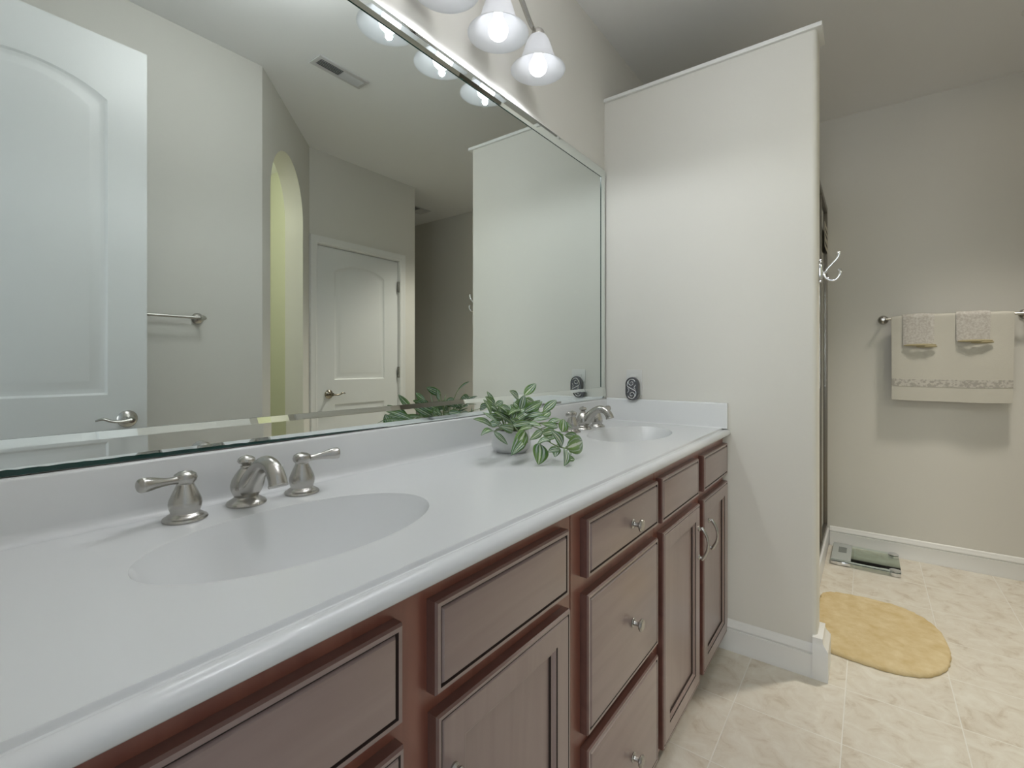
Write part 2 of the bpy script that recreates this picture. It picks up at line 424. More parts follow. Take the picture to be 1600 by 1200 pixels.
# ------------------------------------------------------------ doors
def rect_out(x0, x1, z0, z1, ins, rise=0.0, n=14):
    """panel outline inset by ins; rise > 0 gives a segmental arched head"""
    a, b, c_, d = x0+ins, x1-ins, z0+ins, z1-ins*(0.9 if rise else 1)
    p = [(a, c_), (b, c_)]
    if rise:
        p += [(b+(a-b)*i/n, d + rise*(1-((2*i/n-1)**2))**0.9) for i in range(n+1)]
    else: p += [(b, d), (a, d)]
    return p
def panel_door(w, h, t, panels):
    """leaf from x 0..w, front face at y=0 facing +y, back at -t; panels (x0,x1,z0,z1,rise)"""
    bm = bmesh.new()
    steps = [(0.0, 0.0), (0.008, -0.005), (0.018, -0.007), (0.026, -0.007), (0.050, -0.002), (0.056, -0.0015)]
    outer = [bm.verts.new((x, 0, z)) for x, z in ((0, 0), (w, 0), (w, h), (0, h))]
    edges = [bm.edges.new((outer[i], outer[(i+1) % 4])) for i in range(4)]
    inner = []
    for x0, x1, z0, z1, rise in panels:
        ls = [[bm.verts.new((x, dy, z)) for x, z in rect_out(x0, x1, z0, z1, ins, rise)] for ins, dy in steps]
        n = len(ls[0]); edges += [bm.edges.new((ls[0][i], ls[0][(i+1) % n])) for i in range(n)]
        inner.append(ls)
    bmesh.ops.triangle_fill(bm, use_beauty=True, use_dissolve=False, edges=edges, normal=(0, 1, 0))
    for ls in inner:
        n = len(ls[0])
        for a, b in zip(ls, ls[1:]):
            for i in range(n): bm.faces.new([a[i], a[(i+1) % n], b[(i+1) % n], b[i]])
        bm.faces.new(ls[-1])
    back = [bm.verts.new((v.co.x, -t, v.co.z)) for v in outer]
    bm.faces.new(back)
    for i in range(4): bm.faces.new([outer[i], outer[(i+1) % 4], back[(i+1) % 4], back[i]])
    return bm
def lever(parent, x, z, sgn, m, y=0):
    """rosette and wave lever on the +y side; sgn is the direction of the lever along x"""
    bm = bmesh.new()
    R = axis_rot((0, 1, 0))
    lathe(bm, [(0, 0), (0.033, 0), (0.034, 0.004), (0.030, 0.010), (0.018, 0.016), (0.011, 0.020), (0.010, 0.045), (0.013, 0.050), (0.012, 0.058), (0, 0.060)], (x, y, z), rot=R, seg=32)
    tube(bm, [(x, y+0.052, z), (x+sgn*0.03, y+0.055, z-0.004), (x+sgn*0.06, y+0.056, z-0.001), (x+sgn*0.085, y+0.054, z+0.009), (x+sgn*0.108, y+0.050, z+0.004)],
         [0.010, 0.008, 0.0075, 0.007, 0.004], seg=12, flat=0.8, n=5)
    return obj('door_handle', bm, m, parent)
def hinge(parent, x, z, y=0.003):
    bm = bmesh.new(); box(bm, x-0.014, x+0.014, y-0.004, y, z-0.045, z+0.045, bev=0.001)
    tube(bm, [(x, y+0.003, z-0.046), (x, y+0.003, z+0.046)], 0.006, seg=12)
    return obj('hinge', bm, M['nickel'], parent)
d1 = obj('door_1', panel_door(0.697, 2.405, 0.035, [(0.125, 0.572, 1.03, 2.165, 0.068), (0.125, 0.572, 0.22, 0.85, 0)]), M['door'], loc=(-0.03, -1.35, 0.012), angle=20)
struct(d1, 'tall white entry door standing open, reflected large in the mirror', 'door')
lever(d1, 0.632, 0.932, -1, M['nickel'])
obj('latch_plate', bx(0.695, 0.699, -0.029, -0.006, 0.90, 0.96, bev=0.0008), M['pewter'], d1)
for z in (0.25, 1.2, 2.15): hinge(d1, 0.004, z, -0.001)
d2 = obj('door_2', panel_door(0.750, 2.026, 0.035, [(0.142, 0.608, 1.03, 1.855, 0.062), (0.142, 0.608, 0.20, 0.845, 0)]), M['door'], loc=(1.953, YC-0.008, 0.010), angle=20)
struct(d2, 'closed white closet door with an arched panel', 'door')
lever(d2, 0.094, 0.923, 1, M['bronze'])
for z in (0.22, 1.08, 1.81): hinge(d2, 0.752, z, 0.010)
CP = [(0, 0), (0.012, 0.004), (0.016, 0.014), (0.013, 0.030), (0.017, 0.046), (0.018, 0.058), (0, 0.062)]   # casing section (out, across)
def casing(name, x0, x1, z1, y, label, gap=0.010):
    bm = bmesh.new()
    a, b, c_ = x0-gap+0.004, x1+gap-0.004, z1+gap-0.004
    loops = []
    for out, ac in CP:
        loops.append([(a-ac, y+out, 0), (a-ac, y+out, c_+ac), (b+ac, y+out, c_+ac), (b+ac, y+out, 0)])
    vv = [[bm.verts.new(p) for p in l] for l in loops]
    for p, q in zip(vv, vv[1:]):
        for i in range(3): bm.faces.new([p[i], p[i+1], q[i+1], q[i]])
    for i in range(3): bm.faces.new([vv[-1][i], vv[-1][i+1], vv[0][i+1], vv[0][i]])
    bm.faces.new([l[0] for l in vv]); bm.faces.new([l[3] for l in vv])
    struct(obj(name, bm, M['trim'], angle=30), label, 'trim')
casing('trim_3', 1.953, 2.703, 2.036, YC, 'white casing round the closet door')
# jamb lining behind the closet door gap
bm = bmesh.new(); box(bm, 1.945, 1.950, YC-T, YC, 0, 2.045); box(bm, 2.706, 2.711, YC-T, YC, 0, 2.045); box(bm, 1.950, 2.706, YC-T, YC, 2.040, 2.045)
struct(obj('trim_4', bm, M['trim']), 'white jamb lining of the closet doorway', 'trim')
bm = bmesh.new()
for y in (D1, D0-0.06): box(bm, XL, XL+0.014, y, y+0.06, 0, 2.50, bev=0.003)
box(bm, XL, XL+0.014, D0, D1, 2.44, 2.50, bev=0.003)
struct(obj('trim_5', bm, M['trim']), 'white casing round the entry doorway', 'trim')

# ------------------------------------------------------------ vanity cabinets
YF = -0.531            # face frame plane
ZT = 0.8712             # underside of the countertop
DRAW = [(0.0, 0.0), (0.0, 0.016), (0.0025, 0.0195), (0.008, 0.0195), (0.0095, 0.0165), (0.0115, 0.0165), (0.0140, 0.0205), (0.017, 0.0212)]
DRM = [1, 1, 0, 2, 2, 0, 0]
DOOR = [(0.0, 0.0), (0.0, 0.016), (0.0025, 0.0195), (0.007, 0.0195), (0.0085, 0.0180), (0.0100, 0.0180), (0.0115, 0.0205), (0.050, 0.0205), (0.0515, 0.0185), (0.055, 0.0185), (0.058, 0.0145), (0.062, 0.0135), (0.0625, 0.0100), (0.064, 0.0092)]
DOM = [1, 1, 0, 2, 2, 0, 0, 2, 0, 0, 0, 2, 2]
def front(name, parent, x0, x1, z0, z1, door=False, wood='wood', cx=0):
    bm = bmesh.new()
    nested(bm, x0-cx, x1-cx, z0, z1, YF, DOOR if door else DRAW, DOM if door else DRM)
    return obj(name, bm, [M[wood], M['edge_wood_shade'], M['glaze']], parent, angle=20)
def knob(parent, x, z):
    bm = bmesh.new(); y = YF-0.0212
    lathe(bm, [(0, 0), (0.0105, 0), (0.0115, 0.002), (0.0105, 0.0035), (0.0065, 0.005), (0.0055, 0.009), (0.0060, 0.016), (0.0125, 0.0185), (0.0150, 0.021), (0.0150, 0.0235), (0.0135, 0.0255), (0.0115, 0.0250), (0.0105, 0.0262), (0, 0.0270)], (x, y, z), rot=axis_rot((0, -1, 0)), seg=32)
    return obj('knob', bm, M['nickel'], parent)
def pull(parent, x, z, L=0.096):
    bm = bmesh.new(); y = YF-0.0205
    for k in (-1, 1):
        lathe(bm, [(0, 0), (0.0085, 0), (0.0085, 0.003), (0.0055, 0.006), (0.0050, 0.012), (0, 0.013)], (x, y, z+k*L/2), rot=axis_rot((0, -1, 0)), seg=20)
    P = [(x, y-0.010, z+L/2+0.006), (x, y-0.017, z+L/2-0.004), (x, y-0.027, z+L/4), (x, y-0.031, z), (x, y-0.027, z-L/4), (x, y-0.017, z-L/2+0.004), (x, y-0.010, z-L/2-0.006)]
    tube(bm, P, [0.0050, 0.0060, 0.0048, 0.0042, 0.0048, 0.0060, 0.0050], seg=12, n=5)
    return obj('door_pull', bm, M['nickel'], parent)
def carcass(parent, x0, x1, opens):
    """sides, floor, back and toe board, and a face frame with openings (x0,x1,z0,z1) in local x"""
    bm = bmesh.new()
    box(bm, x0, x0+0.016, YF+0.019, -0.004, 0.10, ZT); box(bm, x1-0.016, x1, YF+0.019, -0.004, 0.10, ZT)
    box(bm, x0+0.016, x1-0.016, YF+0.019, -0.004, 0.10, 0.116); box(bm, x0+0.016, x1-0.016, -0.012, -0.004, 0.116, ZT)
    obj('carcass', bm, M['frame_wood'], parent)
    obj('toe_board', bx(x0, x1, -0.462, -0.446, 0.0, 0.10), M['frame_wood'], parent)
    # frame as grid of boxes around the openings
    bm = bmesh.new(); g = 0.0006
    xs = sorted({x0+g, x1-g} | {o[0] for o in opens} | {o[1] for o in opens}); zs = sorted({0.052, ZT} | {o[2] for o in opens} | {o[3] for o in opens})
    for a, b in zip(xs, xs[1:]):
        run = None
        for c_, d in zip(zs, zs[1:]):
            mx, mz = (a+b)/2, (c_+d)/2
            if any(o[0] < mx < o[1] and o[2] < mz < o[3] for o in opens):
                if run: box(bm, a, b, YF, YF+0.019, run[0], run[1]); run = None
            else: run = (run[0], d) if run else (c_, d)
        if run: box(bm, a, b, YF, YF+0.019, run[0], run[1])
    bmesh.ops.remove_doubles(bm, verts=bm.verts[:], dist=1e-5)
    obj('face_frame', bm, M['frame_wood'], parent, smooth=False)
SG = 'vanity base cabinets under the white countertop'
# sink base near the camera
c1 = thing('vanity_cabinet', 'reddish-brown sink cabinet nearest the camera, under the near basin', 'cabinet', (0, 0, 0), 0, SG)
carcass(c1, XL+0.004, 0.838, [(0.055, 0.380, 0.735, 0.82), (0.465, 0.788, 0.735, 0.82), (0.055, 0.380, 0.09, 0.67), (0.465, 0.788, 0.09, 0.67)])
front('false_drawer_front', c1, 0.040, 0.394, 0.716, 0.840, wood='wood_x')
front('false_drawer_front', c1, 0.450, 0.803, 0.716, 0.842, wood='wood_x')
dl = front('cabinet_door', c1, 0.040, 0.396, 0.072, 0.687, True); pull(dl, 0.366, 0.560)
dr = front('cabinet_door', c1, 0.452, 0.808, 0.072, 0.687, True); pull(dr, 0.482, 0.553)
c2 = thing('vanity_cabinet', 'reddish-brown bank of three drawers with round knobs in the middle of the vanity', 'cabinet', (0.84, 0, 0), 0, SG)
carcass(c2, 0, 0.465, [(0.06, 0.42, 0.735, 0.82), (0.06, 0.42, 0.42, 0.66), (0.06, 0.42, 0.09, 0.35)])
for z0, z1, zk in ((0.719, 0.840, 0.772), (0.394, 0.684, 0.532), (0.074, 0.364, 0.204)):
    dw = front('drawer_front', c2, 0.880, 1.288, z0, z1, cx=0.84, wood='wood_x'); knob(dw, 1.107-0.84, zk)
c3 = thing('vanity_cabinet', 'reddish-brown sink cabinet with two arched pulls beside the partition', 'cabinet', (1.306, 0, 0), 0, SG)
carcass(c3, 0, 0.784, [(0.04, 0.35, 0.735, 0.82), (0.455, 0.765, 0.735, 0.82), (0.04, 0.35, 0.09, 0.67), (0.455, 0.765, 0.09, 0.67)])
front('false_drawer_front', c3, 1.320, 1.678, 0.714, 0.840, wood='wood_x', cx=1.306)
front('false_drawer_front', c3, 1.742, 2.090, 0.712, 0.838, wood='wood_x', cx=1.306)
dl = front('cabinet_door', c3, 1.330, 1.690, 0.072, 0.684, True, cx=1.306); pull(dl, 1.660-1.306+0.010, 0.556)
dr = front('cabinet_door', c3, 1.736, 2.090, 0.072, 0.684, True, cx=1.306); pull(dr, 1.795-1.306, 0.552)

# ------------------------------------------------------------ countertop with two integral basins
ZK = 0.898
XC0, XC1 = XL+0.002, XP-0.001
ct = thing('countertop', 'long white one-piece vanity countertop with two oval basins', 'countertop', (0, 0, 0))
def basin_field(bm, x0, x1, y0, y1, cx, cy, a, b, N=96):
    ell = []; rect = []
    angs = sorted([2*PI*i/N for i in range(N)] + [])
    corner = [math.atan2(q-cy, p-cx) % (2*PI) for p, q in ((x0, y0), (x1, y0), (x1, y1), (x0, y1))]
    for ca in corner:      # move the nearest angle onto each corner
        i = min(range(N), key=lambda k: min(abs(angs[k]-ca), 2*PI-abs(angs[k]-ca))); angs[i] = ca
    for t in angs:
        dx, dy = math.cos(t), math.sin(t); ks = []
        if dx > 1e-9: ks.append((x1-cx)/dx)
        if dx < -1e-9: ks.append((x0-cx)/dx)
        if dy > 1e-9: ks.append((y1-cy)/dy)
        if dy < -1e-9: ks.append((y0-cy)/dy)
        k = min(ks); rect.append(bm.verts.new((cx+k*dx, cy+k*dy, ZK)))
    prof = [(1.06, 0.0), (1.025, 0.0), (1.004, -0.0002), (1.0, -0.0016)] + [(s, -0.0016 - 0.138*(1-s**2.4)) for s in (0.99, 0.975, 0.955, 0.93, 0.90, 0.86, 0.81, 0.75, 0.68, 0.60, 0.51, 0.41, 0.30, 0.20, 0.10)]
    loops = [rect]
    for s, dz in prof:
        lp = []
        for t in angs:
            k = 1/math.sqrt((math.cos(t)/a)**2 + (math.sin(t)/b)**2)
            lp.append(bm.verts.new((cx+s*k*math.cos(t), cy+s*k*math.sin(t), ZK+dz)))
        loops.append(lp)
    for p, q in zip(loops, loops[1:]):
        for i in range(N):
            j = (i+1) % N
            bm.faces.new([p[i], p[j], q[j], q[i]])
    bm.faces.new(loops[-1])
bm = bmesh.new()
YE = -0.526; BX = [0.420, 1.722]; BY = -0.287
basin_field(bm, XC0, 1.071, YE, 0.0-0.002, BX[0], BY, 0.230, 0.139)
basin_field(bm, 1.071, XC1, YE, 0.0-0.002, BX[1], BY, 0.230, 0.139)
bm.normal_update()
for f in bm.faces:
    if f.normal.z < 0: f.normal_flip()
edge = [(YE, ZK), (-0.5275, ZK), (-0.5290, 0.8982), (-0.5303, 0.8972), (-0.5312, 0.8945), (-0.5330, 0.8922), (-0.5355, 0.8918), (-0.5385, 0.8930), (-0.5425, 0.8938), (-0.5480, 0.8932), (-0.5540, 0.8912), (-0.5592, 0.8868), (-0.5620, 0.8808), (-0.5612, 0.8760), (-0.5575, 0.8728), (-0.5510, 0.8716), (-0.526, 0.8716)]
NX = 2
cols = [[bm.verts.new((x, y, z)) for y, z in edge] for x in (XC0, XC1)]
for a, b in zip(cols, cols[1:]):
    ef = [bm.faces.new([a[i], b[i], b[i+1], a[i+1]]) for i in range(len(edge)-1)]
    bm.normal_update()
    if ef[0].normal.z < 0:
        for f in ef: f.normal_flip()
bmesh.ops.remove_doubles(bm, verts=bm.verts[:], dist=1e-4)
obj('counter_slab', bm, M['counter'], ct, angle=40, recalc=False)
# backsplash with a coved foot, and the side splash against the partition
bs = [(0.001, 0), (0.034, 0.0002), (0.028, 0.0012), (0.0235, 0.0045), (0.0205, 0.0105), (0.0195, 0.018), (0.0195, 0.092), (0.0180, 0.0955), (0.015, 0.097), (0.001, 0.097)]
obj('backsplash', sweep(bs, (XC0, 0, ZK), (XC1, 0, ZK), (0, -1, 0)), M['counter'], ct, angle=50)
ss = [(0.0, 0), (0.022, 0.0002), (0.0185, 0.002), (0.0175, 0.006), (0.0175, 0.098), (0.016, 0.1015), (0.013, 0.103), (0.0, 0.103)]
obj('side_splash', sweep(ss, (XC1, -0.0202, ZK), (XC1, -0.552, ZK), (-1, 0, 0)), M['counter'], ct, angle=50)
for k in (0, 1):
    bm = bmesh.new(); zb = ZK-0.1391
    lathe(bm, [(0, 0.001), (0.012, 0.0008), (0.0215, 0.0012), (0.023, 0.003), (0.0215, 0.0045), (0.017, 0.0035), (0.0165, 0.005), (0.010, 0.0065), (0, 0.007)], (BX[k], BY, zb))
    obj('drain', bm, M['nickel'], ct)

# ------------------------------------------------------------ widespread faucets
def faucet(loc, label):
    f = thing('faucet', label, 'faucet', loc, 0, 'brushed nickel faucets on the vanity')
    # spout: oval foot, pear body, curved spout
    bm = bmesh.new()
    lathe(bm, [(0, 0), (0.0335, 0), (0.0345, 0.003), (0.0325, 0.0065), (0.025, 0.011), (0.0215, 0.0135), (0.0205, 0.0155), (0.0235, 0.021), (0.0265, 0.030), (0.0270, 0.037), (0.0245, 0.047), (0.0190, 0.057), (0.0140, 0.064), (0.0115, 0.067), (0, 0.068)], (0, 0, 0), seg=44)
    obj('spout_body', bm, M['nickel'], f)
    bm = bmesh.new()
    tube(bm, [(0, 0.004, 0.026), (0, -0.016, 0.038), (0, -0.036, 0.060), (0, -0.056, 0.077), (0, -0.078, 0.085), (0, -0.098, 0.080), (0, -0.112, 0.066), (0, -0.118, 0.053)],
         [0.020, 0.0215, 0.0180, 0.0152, 0.0142, 0.0142, 0.0148, 0.0156], seg=26, n=6)
    lathe(bm, [(0, 0), (0.0155, 0), (0.0165, 0.003), (0.0155, 0.006), (0.014, 0.007)], (0, -0.1185, 0.0495), rot=axis_rot((0, 0.32, 0.95)), seg=26)
    obj('spout', bm, M['nickel'], f)
    bm = bmesh.new()
    lathe(bm, [(0, 0.060), (0.0110, 0.062), (0.0118, 0.0665), (0.0098, 0.0685), (0.0105, 0.0705), (0.0098, 0.0725), (0.0070, 0.0730), (0.0075, 0.0745), (0.0130, 0.0770), (0.0155, 0.0805), (0.0145, 0.0850), (0.0095, 0.0890), (0.0040, 0.0905), (0, 0.092)], (0, 0, 0), seg=30)
    obj('lift_rod_knob', bm, M['nickel'], f)
    for s in (-1, 1):
        bm = bmesh.new(); c0 = (s*0.104, -0.010, 0)
        lathe(bm, [(0, 0), (0.0325, 0), (0.0335, 0.0025), (0.0320, 0.0050), (0.0280, 0.0065), (0.0270, 0.0085), (0.0235, 0.0105), (0.0215, 0.0125), (0.0215, 0.0150), (0.0235, 0.0200), (0.0245, 0.0270), (0.0235, 0.0340), (0.0195, 0.0440), (0.0150, 0.0540), (0.0125, 0.0600), (0.0135, 0.0620), (0.0165, 0.0655), (0.0178, 0.0705), (0.0160, 0.0765), (0.0100, 0.0805), (0.0040, 0.0815), (0, 0.083)], c0, seg=40)
        h = obj('handle_base', bm, M['nickel'], f)
        d = Vector((s*0.95, -0.31, 0)).normalized(); p = Vector(c0) + Vector((0, 0, 0.069))
        bm = bmesh.new()
        tube(bm, [p+d*q + Vector((0, 0, zz)) for q, zz in ((0.008, 0), (0.020, 0.0005), (0.034, 0.0015), (0.048, 0.003), (0.060, 0.004), (0.070, 0.0045), (0.0735, 0.0047), (0.0755, 0.0047))],
             [0.0078, 0.0062, 0.0066, 0.0090, 0.0112, 0.0116, 0.0098, 0.0045], seg=20, n=5)
        obj('lever', bm, M['nickel'], h)
    return f
f1 = faucet((0.421, -0.074, ZK), 'brushed nickel two-lever faucet over the near basin')
f2 = dup(f1, (1.716, -0.088, ZK), 'brushed nickel two-lever faucet over the far basin, behind the plant')

# ------------------------------------------------------------ mirror with bevelled border strips
mr = thing('wall_mirror', 'wide wall mirror with a cut-glass border hanging above the white backsplash', 'mirror', (0, 0, 0))
MX0, MX1, MZ0, MZ1, SW = 0.05, 2.084, 0.997, 2.080, 0.041
bm = bmesh.new(); box(bm, MX0, MX1, -0.006, -0.001, MZ0, MZ1)
for f in bm.faces: f.material_index = 0 if abs(f.normal.y) > 0.5 or f.calc_center_median().y < -0.0055 else 1
obj('mirror_glass', bm, [M['mirror'], M['glass_edge']], mr, smooth=False)
def strip(x0, x1, z0, z1):
    bm = bmesh.new(); B = 0.0125; y0, y1, y2 = -0.0065, -0.0085, -0.0120
    horiz = (x1-x0) > (z1-z0)
    a = [(x0, y0, z0), (x1, y0, z0), (x1, y0, z1), (x0, y0, z1)]
    b = [(x, y1, z) for x, _, z in a]
    if horiz: c_ = [(x0, y2, z0+B), (x1, y2, z0+B), (x1, y2, z1-B), (x0, y2, z1-B)]
    else: c_ = [(x0+B, y2, z0), (x1-B, y2, z0), (x1-B, y2, z1), (x0+B, y2, z1)]
    A, Bv, Cv = [[bm.verts.new(p) for p in l] for l in (a, b, c_)]
    for i in range(4):
        j = (i+1) % 4
        bm.faces.new([A[i], A[j], Bv[j], Bv[i]]).material_index = 1
        bm.faces.new([Bv[i], Bv[j], Cv[j], Cv[i]]).material_index = 0
    bm.faces.new(Cv).material_index = 0; bm.faces.new(A[::-1]).material_index = 1
    obj('bevelled_strip', bm, [M['bevel'], M['glass_edge']], mr, smooth=False)
strip(MX0, MX1, MZ1-SW, MZ1); strip(MX0, MX1, MZ0, MZ0+0.054)
strip(MX1-SW, MX1, MZ0+0.0555, MZ1-SW-0.0015); strip(MX0, MX0+SW, MZ0+0.0555, MZ1-SW-0.0015)

# worn dark edge along the lower left of the mirror
bm = bmesh.new(); rr = random.Random(9); n = 70; lo, hi = [], []
for i in range(n+1):
    x = MX0 + 0.002 + (0.80-MX0)*i/n; hgt = 0.0095*(1-i/n)**0.8 + rr.uniform(-0.0009, 0.0009)*(1-i/n) + 0.0006
    hgt = max(hgt, 0.0004); pts_ = []
    def yy(zz): return -0.0086 - 0.0035*min(1, (zz-MZ0)/0.0125) - 0.0004
    lo.append((bm.verts.new((x, yy(MZ0+0.0002), MZ0+0.0002)), bm.verts.new((x, yy(MZ0+min(hgt, 0.0124)), MZ0+min(hgt, 0.0124))), bm.verts.new((x, yy(MZ0+hgt), MZ0+hgt+0.00001))))
for a, b in zip(lo, lo[1:]):
    for k in (0, 1): bm.faces.new([a[k], b[k], b[k+1], a[k+1]])
o = obj('worn_edge', bm, M['glass_edge'], mr, smooth=False)
o['label'] = 'dark worn strip of lost silvering'

# ------------------------------------------------------------ vanity light
vl = thing('vanity_light', 'brushed nickel wall light with three frosted bell shades above the mirror', 'wall light', (1.12, 0, 0))
bm = bmesh.new(); lathe(bm, [(0, 0), (0.062, 0), (0.064, 0.006), (0.058, 0.014), (0.046, 0.020), (0.020, 0.024), (0.016, 0.034), (0.014, 0.105), (0, 0.106)], (0, -0.001, 2.415), rot=axis_rot((0, -1, 0)), seg=40)
obj('back_plate', bm, M['nickel'], vl)
bm = bmesh.new(); yb = -0.112
tube(bm, [(-0.245, yb, 2.284), (-0.218, yb, 2.282), (-0.185, yb, 2.294), (-0.13, yb, 2.345), (-0.065, yb, 2.395), (0, yb, 2.412), (0.065, yb, 2.395), (0.13, yb, 2.345), (0.185, yb, 2.294), (0.218, yb, 2.282), (0.245, yb, 2.284)],
     [0.003, 0.0075, 0.009, 0.0095, 0.010, 0.010, 0.010, 0.0095, 0.009, 0.0075, 0.003], seg=14, flat=0.45, n=6)
tube(bm, [(0, yb, 2.41), (0, yb-0.012, 2.28)], 0.006, seg=12)
obj('arm', bm, M['nickel'], vl)
SHP = [(0.0225, 0.112), (0.030, 0.108), (0.0385, 0.094), (0.046, 0.072), (0.053, 0.048), (0.062, 0.028), (0.076, 0.012), (0.0875, 0.003), (0.0915, 0.0)]
for dx in (-0.218, 0.0, 0.218):
    by = yb - (0.012 if abs(dx) < 0.01 else 0.010)
    bm = bmesh.new()
    lathe(bm, [(0, 0.0), (0.020, 0.0), (0.0215, 0.006), (0.0215, 0.028), (0.018, 0.034), (0.010, 0.040), (0.006, 0.044), (0, 0.046)], (dx, by, 2.246), seg=28)
    so = obj('lamp_socket', bm, M['nickel'], vl)
    bm = bmesh.new()
    th = 0.0028
    lathe(bm, SHP + [(r-th, z+th*0.25) for r, z in SHP[::-1]] + [SHP[0]], (dx, by, 2.148), seg=56)
    bmesh.ops.remove_doubles(bm, verts=bm.verts[:], dist=1e-6)
    obj('lamp_shade', bm, M['shade'], vl)
    bm = bmesh.new()
    lathe(bm, [(0, 0), (0.010, 0.0015), (0.019, 0.006), (0.0265, 0.014), (0.030, 0.026), (0.0295, 0.036), (0.025, 0.047), (0.018, 0.060), (0.0135, 0.072), (0.013, 0.114), (0, 0.115)], (dx, by, 2.130), seg=32)
    obj('bulb', bm, M['bulb'], vl)
    sl = bpy.data.lights.new('bulb_light', 'SPOT'); sl.energy = LAMP; sl.color = (0.93, 0.97, 1.0); sl.spot_size = math.radians(176); sl.spot_blend = 0.25; sl.shadow_soft_size = 0.010
    so_ = bpy.data.objects.new('bulb_light', sl); col.objects.link(so_); so_.parent = vl; so_.location = (dx, by, 2.118)

# ------------------------------------------------------------ ceiling: vents and added fill lights
def vent(name_label, x0, x1, y0, y1, nsl, alongx=True, grp=None):
    v = thing('ceiling_vent', name_label, 'vent', ((x0+x1)/2, (y0+y1)/2, ZC), 0, grp)
    w, d = (x1-x0)/2, (y1-y0)/2
    bm = bmesh.new(); b = 0.022
    for (a0, a1, c0, c1) in ((-w, w, -d, -d+b), (-w, w, d-b, d), (-w, -w+b, -d+b, d-b), (w-b, w, -d+b, d-b)):
        box(bm, a0, a1, c0, c1, -0.007, -0.0005, bev=0.0015)
    obj('frame', bm, M['vent'], v)
    obj('cavity', bx(-w+b, w-b, -d+b, d-b, -0.002, -0.0005), M['vent_dark'], v)
    bm = bmesh.new()
    for half, tilt in ((-1, -0.75), (1, 0.75)):      # the two halves blow opposite ways
        xa, xb = (-w+b, -0.002) if half < 0 else (0.002, w-b)
        for i in range(nsl):
            y = -d+b + (2*d-2*b)*(i+0.5)/nsl
            t = bmesh.new(); box(t, xa, xb, -0.0065, 0.0065, -0.0006, 0.0006)
            bmesh.ops.rotate(t, verts=t.verts[:], cent=(0, 0, 0), matrix=Matrix.Rotation(tilt, 3, 'X'))
            bmesh.ops.translate(t, verts=t.verts[:], vec=(0, y, -0.0075)); join(bm, t)
    obj('slats', bm, M['vent'], v)
vent('white slatted ceiling vent in the main ceiling, seen near the top of the mirror', 1.355, 1.655, -1.325, -1.225, 5)
vent('dark ceiling vent over the side hall, reflected beside the partition', 3.17, 3.43, -2.76, -2.60, 8)
dn = thing('ceiling_fill', 'small round fill light added overhead, out of view, beside the towels', 'fill light', (3.065, -1.62, ZC))  # added lamp outside the view that lifts the floor and towel wall
bm = bmesh.new(); lathe(bm, [(0.048, -0.001), (0.062, -0.001), (0.063, -0.003), (0.060, -0.006), (0.050, -0.006), (0.048, -0.001)], seg=40)
obj('trim_ring', bm, M['trim'], dn)
bm = bmesh.new(); lathe(bm, [(0, -0.004), (0.048, -0.004), (0.048, -0.0025), (0, -0.0025)], seg=40)
obj('lens', bm, M['down_fill'], dn)
sl = bpy.data.lights.new('fill_beam', 'SPOT'); sl.energy = 135; sl.color = (1.0, 0.93, 0.82); sl.spot_size = math.radians(92); sl.spot_blend = 1.0; sl.shadow_soft_size = 0.09
so_ = bpy.data.objects.new('fill_beam', sl); col.objects.link(so_); so_.parent = dn; so_.location = (0, 0, -0.052)
so_.rotation_euler = Vector((-0.55, 0.10, -2.7)).to_track_quat('-Z', 'Y').to_euler()
dm = thing('ceiling_dome_fill', 'unseen opal globe added overhead in front of the vanity as fill light', 'fill light', (0.82, -0.67, ZC))  # added globe, out of view, that evens out the room's brightness
bm = bmesh.new(); lathe(bm, [(0, -0.055), (0.016, -0.055), (0.018, -0.030), (0.055, -0.022), (0.065, -0.010), (0.065, -0.001), (0, -0.001)], seg=40)
obj('canopy', bm, M['nickel'], dm)
bm = bmesh.new(); lathe(bm, [(0, -0.205), (0.045, -0.199), (0.085, -0.182), (0.108, -0.160), (0.115, -0.130), (0.105, -0.098), (0.080, -0.072), (0.040, -0.058), (0, -0.055)], seg=48)
obj('fill_dome', bm, M['fill_globe'], dm)
tl = bpy.data.lights.new('toilet_room_light', 'POINT'); tl.energy = 15; tl.color = (1.0, 0.99, 0.80); tl.shadow_soft_size = 0.12
to = bpy.data.objects.new('toilet_room_light', tl); col.objects.link(to); to.location = (0.95, -2.35, 2.45)

# ------------------------------------------------------------ outlet and plug-in freshener on the partition
ou = thing('wall_outlet', 'white outlet plate on the partition above the side splash', 'outlet', (XP, -0.150, 1.076))
obj('cover_plate', bx(-0.005, 0, -0.037, 0.037, -0.058, 0.058, bev=0.002), M['plastic_white'], ou)
bm = bmesh.new()
for z in (-0.020, 0.020): box(bm, -0.0075, -0.004, -0.017, 0.017, z-0.0145, z+0.0145, bev=0.003)
obj('socket_face', bm, M['plastic_white'], ou)
fr = thing('plug_in_freshener', 'dark silver plug-in air freshener with scroll relief on the partition outlet', 'plug-in', (XP-0.0075, -0.150, 1.048))
def stadium(w, h, n=14):
    r = w/2; p = []
    for i in range(n+1): a = PI*i/n; p.append((r*math.cos(a), h/2-r+r*math.sin(a)))
    for i in range(n+1): a = PI+PI*i/n; p.append((r*math.cos(a), -h/2+r+r*math.sin(a)))
    return p
bm = bmesh.new(); lps = []
for o, w, h in ((0, 0.050, 0.086), (0.004, 0.060, 0.100), (0.010, 0.064, 0.106), (0.020, 0.064, 0.106), (0.024, 0.060, 0.102), (0.0245, 0.055, 0.097), (0.022, 0.052, 0.094)):
    lps.append([bm.verts.new((-o, y, z)) for y, z in stadium(w, h)])
